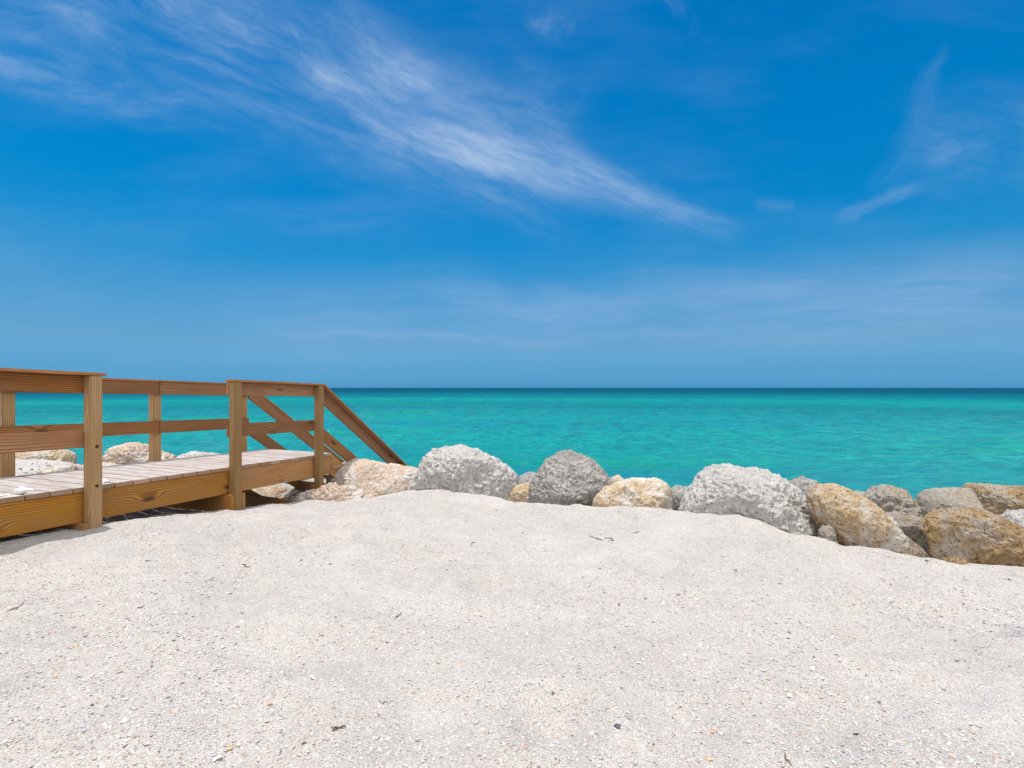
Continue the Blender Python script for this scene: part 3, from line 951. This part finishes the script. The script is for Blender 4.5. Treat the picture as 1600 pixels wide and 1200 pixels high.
# outside the frame to the right, the wall goes on
rock([(1640, 850), (1650, 805), (1700, 780), (1760, 790), (1800, 840), (1790, 900), (1660, 900)],
     4.7, 0.45, 'greige', "grey boulder beyond the right end of the view", 30)
rock([(1690, 900), (1710, 850), (1780, 840), (1860, 870), (1880, 940), (1700, 950)],
     4.0, 0.38, 'tan', "tan boulder beyond the right end of the view", 31)

# ------------------------------------------------------------------ shell fragments on the sand
m_flake, n = material("shell_fragment")
ri = n.n('ShaderNodeNewGeometry').outputs['Random Per Island']
fc = n.ramp(ri, [(0.0, (0.533, 0.518, 0.504)), (0.22, (0.475, 0.432, 0.389)), (0.42, (0.576, 0.569, 0.562)), (0.58, (0.446, 0.389, 0.338)),
                 (0.70, (0.504, 0.374, 0.310)), (0.78, (0.396, 0.396, 0.418)), (0.85, (0.288, 0.259, 0.238)), (0.90, (0.475, 0.274, 0.173)),
                 (0.93, (0.245, 0.238, 0.302)), (0.957, (0.061, 0.050, 0.047)), (0.972, (0.590, 0.583, 0.576))], 'CONSTANT')
tcf = n.n('ShaderNodeTexCoord').outputs['Object']
fc = n.mix(n.mr(n.noise(tcf, 220, 3), 0.4, 0.65, 0, 0.25), fc, (0.42, 0.38, 0.35))
n.surface(fc, 0.6, n.bump(n.noise(tcf, 400, 3), 0.4, 0.002), 0.4)


def hit(px, py):
    """where the sight line through a pixel meets the sand"""
    a = (px - 800) / F; b = (py - 606) / F
    Ds = np.linspace(0.8, 9, 1600)
    zg = ground(a * Ds, Ds)
    zr = CZ - b * Ds
    k = int(np.argmax(zr <= zg))
    return Vector((a * Ds[k], Ds[k], float(zg[k])))


NF = 200000
cnt = int(NF * 1.0)
# density falls with distance
Yf = 0.9 + (rng.random(cnt) ** 1.25) * 4.9
Xf = rng.uniform(-1.2, 1.2, cnt) * Yf
NB = 5200
Xb = rng.uniform(-12, -3.6, NB); Yb = rng.uniform(6.6, 11.0, NB)
Xf = np.concatenate([Xf, Xb]); Yf = np.concatenate([Yf, Yb]); cnt += NB
dens = fbm(np.stack([Xf * 1.3, Yf * 1.3, np.zeros(cnt)], 1), 3)
keep = (rng.random(cnt) < np.clip(0.66 + dens * 1.2, 0.30, 1))
sv_ = (Xf - CO[0]) * U[0] + (Yf - CO[1]) * U[1]
rv_ = -((Xf - CO[0]) * Nn[0] + (Yf - CO[1]) * Nn[1])
keep &= ((sv_ < 0.0) | (rv_ < -1.6)) & ~((rv_ < 0.1) & (rv_ > -1.4) & (sv_ > -6))
Xf, Yf = Xf[keep], Yf[keep]
Zf = ground(Xf, Yf)
nf = len(Xf)
siz = np.clip(rng.lognormal(math.log(0.0030), 0.42, nf) * (0.8 + 0.12 * Yf), 0.0017, 0.0125)
siz = np.where((rv_[keep] < -1.6) & (Yf > 6.3), siz * rng.uniform(2.0, 5.0, nf), siz)
K = 6
aa = (np.arange(K)[None, :] / K) * 2 * math.pi + rng.uniform(0, 6.28, nf)[:, None] + rng.normal(0, 0.16, (nf, K))
rad2 = siz[:, None] * rng.uniform(0.65, 1.2, (nf, K))
asp = rng.uniform(0.4, 1.0, nf)[:, None]
lx, ly = np.cos(aa) * rad2, np.sin(aa) * rad2 * asp
rim = np.stack([lx, ly, np.zeros_like(lx)], 2)
ctr = np.zeros((nf, 1, 3)); ctr[:, 0, 2] = siz * rng.uniform(0.12, 0.4, nf) * rng.choice([1, -1], nf, p=[.75, .25])
loc = np.concatenate([rim, ctr], 1)
tz, tx, ty = rng.uniform(0, 6.28, nf), rng.normal(0, 0.22, nf), rng.normal(0, 0.22, nf)
cxn, sxn = np.cos(tx), np.sin(tx)
x, y, z = loc[..., 0], loc[..., 1], loc[..., 2]
y, z = y * cxn[:, None] - z * sxn[:, None], y * sxn[:, None] + z * cxn[:, None]
cyn, syn = np.cos(ty), np.sin(ty)
x, z = x * cyn[:, None] + z * syn[:, None], -x * syn[:, None] + z * cyn[:, None]
czn, szn = np.cos(tz), np.sin(tz)
x, y = x * czn[:, None] - y * szn[:, None], x * szn[:, None] + y * czn[:, None]
fv = np.stack([x + Xf[:, None], y + Yf[:, None], z + Zf[:, None] + siz[:, None] * 0.28], 2).reshape(-1, 3)
bi = np.arange(nf)[:, None] * (K + 1)
ff = np.stack([np.stack([bi[:, 0] + k, bi[:, 0] + (k + 1) % K, bi[:, 0] + K], 1) for k in range(K)], 1).reshape(-1, 3)
link("shell_fragments", make_mesh("shell_fragments", fv, ff, smooth=False), m_flake,
     label="tiny broken shells scattered all over the white sand", cat="shell fragments", kind='stuff')


# ------------------------------------------------------------------ things lying about
def simple_mat(name, a, b, rough=0.7, scale=40, spec=0.3):
    m, n = material(name)
    tcx = n.n('ShaderNodeTexCoord').outputs['Object']
    nn_ = n.noise(tcx, scale, 5, 0.6)
    n.surface(n.ramp(nn_, [(0.3, a), (0.7, b)]), rough, n.bump(nn_, 0.5, 0.002), spec)
    return m


M_TWIG = simple_mat("dry_dark_stem", (0.05, 0.035, 0.025), (0.16, 0.11, 0.07))
M_STRAW = simple_mat("pale_dry_stem", (0.50, 0.42, 0.28), (0.62, 0.55, 0.42))
M_SHELLW = simple_mat("white_shell", (0.66, 0.63, 0.60), (0.80, 0.79, 0.77), 0.45, 60)
M_SHELLD = simple_mat("dark_mussel_shell", (0.03, 0.03, 0.055), (0.13, 0.12, 0.18), 0.35, 60, 0.5)
M_SHELLO = simple_mat("orange_shell", (0.58, 0.30, 0.14), (0.68, 0.46, 0.28), 0.5, 60)
M_PEB = simple_mat("dark_pebble", (0.07, 0.06, 0.06), (0.17, 0.15, 0.15), 0.7, 90)


def tube(pts, rads, seg=8):
    vs_, fs_ = [], []
    pts = [Vector(p) for p in pts]
    for i, p in enumerate(pts):
        tg = (pts[min(i + 1, len(pts) - 1)] - pts[max(i - 1, 0)]).normalized()
        a = tg.cross(Vector((0, 0, 1)));
        if a.length < 1e-3: a = Vector((1, 0, 0))
        a.normalize(); b = tg.cross(a)
        for k in range(seg):
            th = 2 * math.pi * k / seg
            vs_.append(p + (a * math.cos(th) + b * math.sin(th)) * rads[i])
    for i in range(len(pts) - 1):
        for k in range(seg):
            fs_.append((i * seg + k, i * seg + (k + 1) % seg, (i + 1) * seg + (k + 1) % seg, (i + 1) * seg + k))
    fs_.append(tuple(range(seg))[::-1]); fs_.append(tuple(range((len(pts) - 1) * seg, len(pts) * seg)))
    return vs_, fs_


def twig(pxs, r, mat, label, lift=0.002, seed=0):
    g = random.Random(seed)
    W = [hit(*p) for p in pxs]
    base = W[0].copy()
    P = []
    for a, b in zip(W[:-1], W[1:]):
        for q_ in range(4):
            P.append(a.lerp(b, q_ / 4))
    P.append(W[-1])
    pts = []
    for i, p in enumerate(P):
        zz = float(ground(np.array([p.x]), np.array([p.y]))[0]) + lift + r * 0.6 + 0.004 * math.sin(i * 1.3 + seed)
        pts.append(Vector((p.x + g.uniform(-1, 1) * 0.002, p.y + g.uniform(-1, 1) * 0.002, zz)) - base)
    rads = [r * (1 - 0.6 * abs(2 * i / (len(pts) - 1) - 0.9)) for i in range(len(pts))]
    vs_, fs_ = tube(pts, [max(x, r * .3) for x in rads])
    link("twig", make_mesh("twig", vs_, fs_), mat, loc=base, label=label, cat="twig", group="dry twigs on the sand")


twig([(921, 839), (934, 843), (943, 845)], 0.0045, M_TWIG, "dark twig in front of the flat-topped ochre and white boulder, the leftmost", seed=1)
twig([(945, 842), (955, 842), (959, 846), (950, 846)], 0.004, M_TWIG, "curled dark twig lying just right of the straight one before the ochre boulder", seed=2)
twig([(736, 854), (738, 849), (744, 848)], 0.003, M_TWIG, "small hooked twig on the sand below the pale dome boulder", seed=3)
twig([(378, 882), (384, 886), (391, 888)], 0.0035, M_TWIG, "short dark twig on the sand in front of the second near post", seed=4)
twig([(617, 968), (623, 962), (629, 958)], 0.003, M_TWIG, "thin slanting twig in the middle of the sand", seed=5)
twig([(519, 1144), (530, 1139), (541, 1137)], 0.0042, M_TWIG, "brown stick lying level in the left foreground", seed=6)
twig([(1225, 1180), (1229, 1190), (1238, 1199)], 0.0022, M_TWIG, "thin black curved twig at the bottom edge of the sand", seed=7)
twig([(592, 1096), (600, 1099), (609, 1100)], 0.0016, M_TWIG, "hair-thin twig in the foreground above the brown stick", seed=8)
twig([(988, 834), (996, 832), (1000, 831)], 0.003, M_TWIG, "short twig right of the curled one, before the rocks", seed=9)
twig([(12, 955), (25, 952), (38, 943)], 0.003, M_TWIG, "grey twig on the sand near the left edge", seed=10)


def shell(W, size, rot, mat, label, name='shell', group='larger shells and chips on the sand', tilt=(0.15, 0.1), asp=0.75, dome=0.4):
    """half a bivalve: a ribbed domed valve with a hinge"""
    nr_, na_ = 9, 28
    vs_ = [(0, 0, 0)]
    fs_ = []
    for i in range(1, nr_ + 1):
        t_ = i / nr_
        for k in range(na_):
            a = math.pi * (k / (na_ - 1)) * 1.16 - math.pi * 0.08
            rr_ = t_ * (0.62 + 0.38 * math.sin(max(0, min(math.pi, a)))) * size * (1 + 0.02 * (k % 2))
            zz = dome * size * (math.sin(math.pi * min(1, t_ * 0.98) * 0.93 + 0.1)) * (0.55 + .45 * math.sin(max(0, min(math.pi, a)))) * (1 + 0.05 * (k % 2))
            vs_.append((math.cos(a) * rr_ * asp, math.sin(a) * rr_ - size * 0.4, zz))
    for k in range(na_ - 1):
        fs_.append((0, 1 + k, 2 + k))
    for i in range(nr_ - 1):
        for k in range(na_ - 1):
            a = 1 + i * na_ + k
            fs_.append((a, a + na_, a + na_ + 1, a + 1))
    me = make_mesh(name, vs_, fs_)
    o = link(name, me, mat, label=label, cat='shell', group=group)
    o.location = W
    o.rotation_euler = (tilt[0], tilt[1], rot)
    md = o.modifiers.new('thick', 'SOLIDIFY'); md.thickness = size * 0.05
    return o


for i, (px_, py_, sz, rot, mt, lb) in enumerate([
    (965, 1136, 0.017, 1.2, M_SHELLD, "dark blue mussel shell in the foreground right of centre"),
    (1107, 1187, 0.011, 0.3, M_SHELLO, "orange shell chip at the bottom of the sand"),
    (359, 1172, 0.010, 2.3, M_SHELLO, "orange shell chip in the left foreground"),
    (340, 1187, 0.018, 0.8, M_SHELLW, "white shell half standing in the left foreground"),
    (68, 1075, 0.007, 0.8, M_SHELLD, "small blue-black shell piece near the left edge"),
    (237, 1042, 0.007, 2.8, M_SHELLD, "small dark shell piece right of the one at the left edge"),
    (144, 1103, 0.008, 1.8, M_SHELLD, "dark blue shell chip, lowest of the three at lower left"),
    (1448, 877, 0.020, 0.4, M_SHELLD, "blue shell lying by the shadow between the brown boulders"),
    (1386, 858, 0.022, 1.4, M_SHELLW, "white shell at the foot of the orange-brown boulder"),
    (1577, 906, 0.018, 2.1, M_SHELLD, "bluish shell on the sand near the right edge below the rocks"),
    (1036, 943, 0.012, 0.2, M_SHELLW, "white shell in the middle distance right of centre"),
    (118, 1010, 0.012, 1.9, M_SHELLO, "tan shell with a brown end in the left of the sand"),
    (1270, 1044, 0.011, 1.1, M_SHELLW, "cream shell right of centre in the sand"),
    (516, 882, 0.014, 2.0, M_PEB, "small dark chip on the sand below the boardwalk's last post"),
    (475, 1163, 0.010, 0.5, M_PEB, "dark chip at the lower edge left of centre"),
]):
    W = hit(px_, py_); W.z += 0.001
    shell(W, sz * 1.25, rot, mt, lb, asp=0.6 if mt is M_SHELLD else 0.8, dome=0.28, tilt=(random.uniform(-.3, .3), random.uniform(-.3, .3)))

# shells on the deck, laid on the boards
def deck_pt(px_, py_):
    D_ = 3.0
    for _ in range(60):
        a = (px_ - 800) / F
        X_, Y_ = a * D_, D_
        s_ = (X_ - CO[0]) * U[0] + (Y_ - CO[1]) * U[1]
        D_ = D_ * 0.5 + 0.5 * (CZ - zd(s_)) * F / (py_ - 606)
    a = (px_ - 800) / F
    s_ = (a * D_ - CO[0]) * U[0] + (D_ - CO[1]) * U[1]
    return Vector((a * D_, D_, zd(s_) + 0.001))


def whelk(W, size, rot, label):
    """a spiral sea snail shell lying on its side"""
    vs_, fs_ = [], []
    seg, nst = 36, 44
    prof = [(0.0, 0.01), (0.10, 0.07), (0.22, 0.15), (0.34, 0.25), (0.46, 0.33), (0.56, 0.34), (0.70, 0.27), (0.85, 0.17), (1.0, 0.11), (1.2, 0.07), (1.35, 0.03)]
    for i in range(nst):
        t_ = i / (nst - 1) * 1.35
        r_ = float(np.interp(t_, [q[0] for q in prof], [q[1] for q in prof]))
        for k in range(seg):
            b = 2 * math.pi * k / seg
            spiral = 0.12 * math.cos(2 * math.pi * (t_ / 0.13) - b) * max(0, 1 - t_ / 0.6)
            knob = 0.035 * max(0, math.cos(b * 8)) * math.exp(-((t_ - 0.45) / 0.06) ** 2)
            r2 = r_ * (1 + spiral + knob) * size
            vs_.append((math.cos(b) * r2, math.sin(b) * r2, (0.6 - t_) * size))
    for i in range(nst - 1):
        for k in range(seg):
            a = i * seg + k; b = i * seg + (k + 1) % seg
            fs_.append((a, a + seg, b + seg, b))
    o = link("whelk_shell", make_mesh("whelk_shell", vs_, fs_), M_SHELLW, label=label, cat='shell', group='white shells left on the boardwalk')
    o.location = W + Vector((0, 0, size * 0.33))
    o.rotation_euler = (R(90), R(8), rot)


whelk(deck_pt(36, 772), 0.085, R(-62), "largest white whelk shell on the deck boards, left of the first near post")
shell(deck_pt(12, 774), 0.030, 0.4, M_SHELLW, "small grey-white shell on the deck just left of the largest one", group='white shells left on the boardwalk')
shell(deck_pt(1, 775.5), 0.028, 2.4, M_SHELLW, "small white shell on the deck, cut by the left edge of the photo", group='white shells left on the boardwalk')
shell(deck_pt(163, 754), 0.055, 1.3, M_SHELLW, "white shell on the deck just right of the first near post", group='white shells left on the boardwalk', dome=0.55)

# pale stem curling out from under the walk
P = [pix(26, 838, 3.75), pix(28, 845, 3.74), pix(34, 848.5, 3.72), pix(42, 850, 3.70), pix(52, 851, 3.68)]
vs_, fs_ = tube([p - P[0] for p in P], [0.003, 0.004, 0.004, 0.0035, 0.002])
link("dry_stem", make_mesh("dry_stem", vs_, fs_), M_STRAW, loc=P[0], label="pale dry stem curling out from under the boardwalk at the left", cat="stem")

# ------------------------------------------------------------------ far boat
M_BH = simple_mat("boat_paint", (0.10, 0.13, 0.16), (0.16, 0.19, 0.22), 0.5, 0.5)
boat = bpy.data.objects.new("boat", None)
COL.objects.link(boat)
DB = 2600.0
boat.location = ((1384.5 - 800) / F * DB, DB, 0)
boat['label'] = "tiny dark boat with a mast far out on the horizon"
boat['category'] = "boat"
L_, B_, H_ = 9.0, 1.6, 1.6
hv, hf = [], []
ns = 9
for i in range(ns):
    t_ = i / (ns - 1) * 2 - 1
    wdt = B_ * (1 - abs(t_) ** 2.2 * (0.95 if t_ > 0 else 0.4))
    for (yy, zz) in ((-wdt, H_ + 0.4 * t_ * t_), (-wdt * 0.6, -0.2), (wdt * 0.6, -0.2), (wdt, H_ + 0.4 * t_ * t_)):
        hv.append((t_ * L_ / 2, yy, zz))
for i in range(ns - 1):
    for k in range(4):
        a = i * 4 + k; b = i * 4 + (k + 1) % 4
        hf.append((a, b, b + 4, a + 4))
hf.append((0, 1, 2, 3)); hf.append(tuple((ns - 1) * 4 + k for k in (3, 2, 1, 0)))
link("hull", make_mesh("hull", hv, hf, False), M_BH, boat)
bm = bmesh.new(); bmesh.ops.create_cube(bm, size=1)
for v in bm.verts:
    v.co = Vector((v.co.x * 3 * (0.85 if v.co.z > 0 else 1) - 0.5, v.co.y * 2, v.co.z * 1.8 + 2.4))
me = bpy.data.meshes.new("cabin"); bm.to_mesh(me); bm.free()
link("cabin", me, M_BH, boat)
vs_, fs_ = tube([(0.6, 0, 1.2), (0.6, 0, 6), (0.6, 0, 11)], [0.35, 0.28, 0.12])
link("mast", make_mesh("mast", vs_, fs_), M_BH, boat)
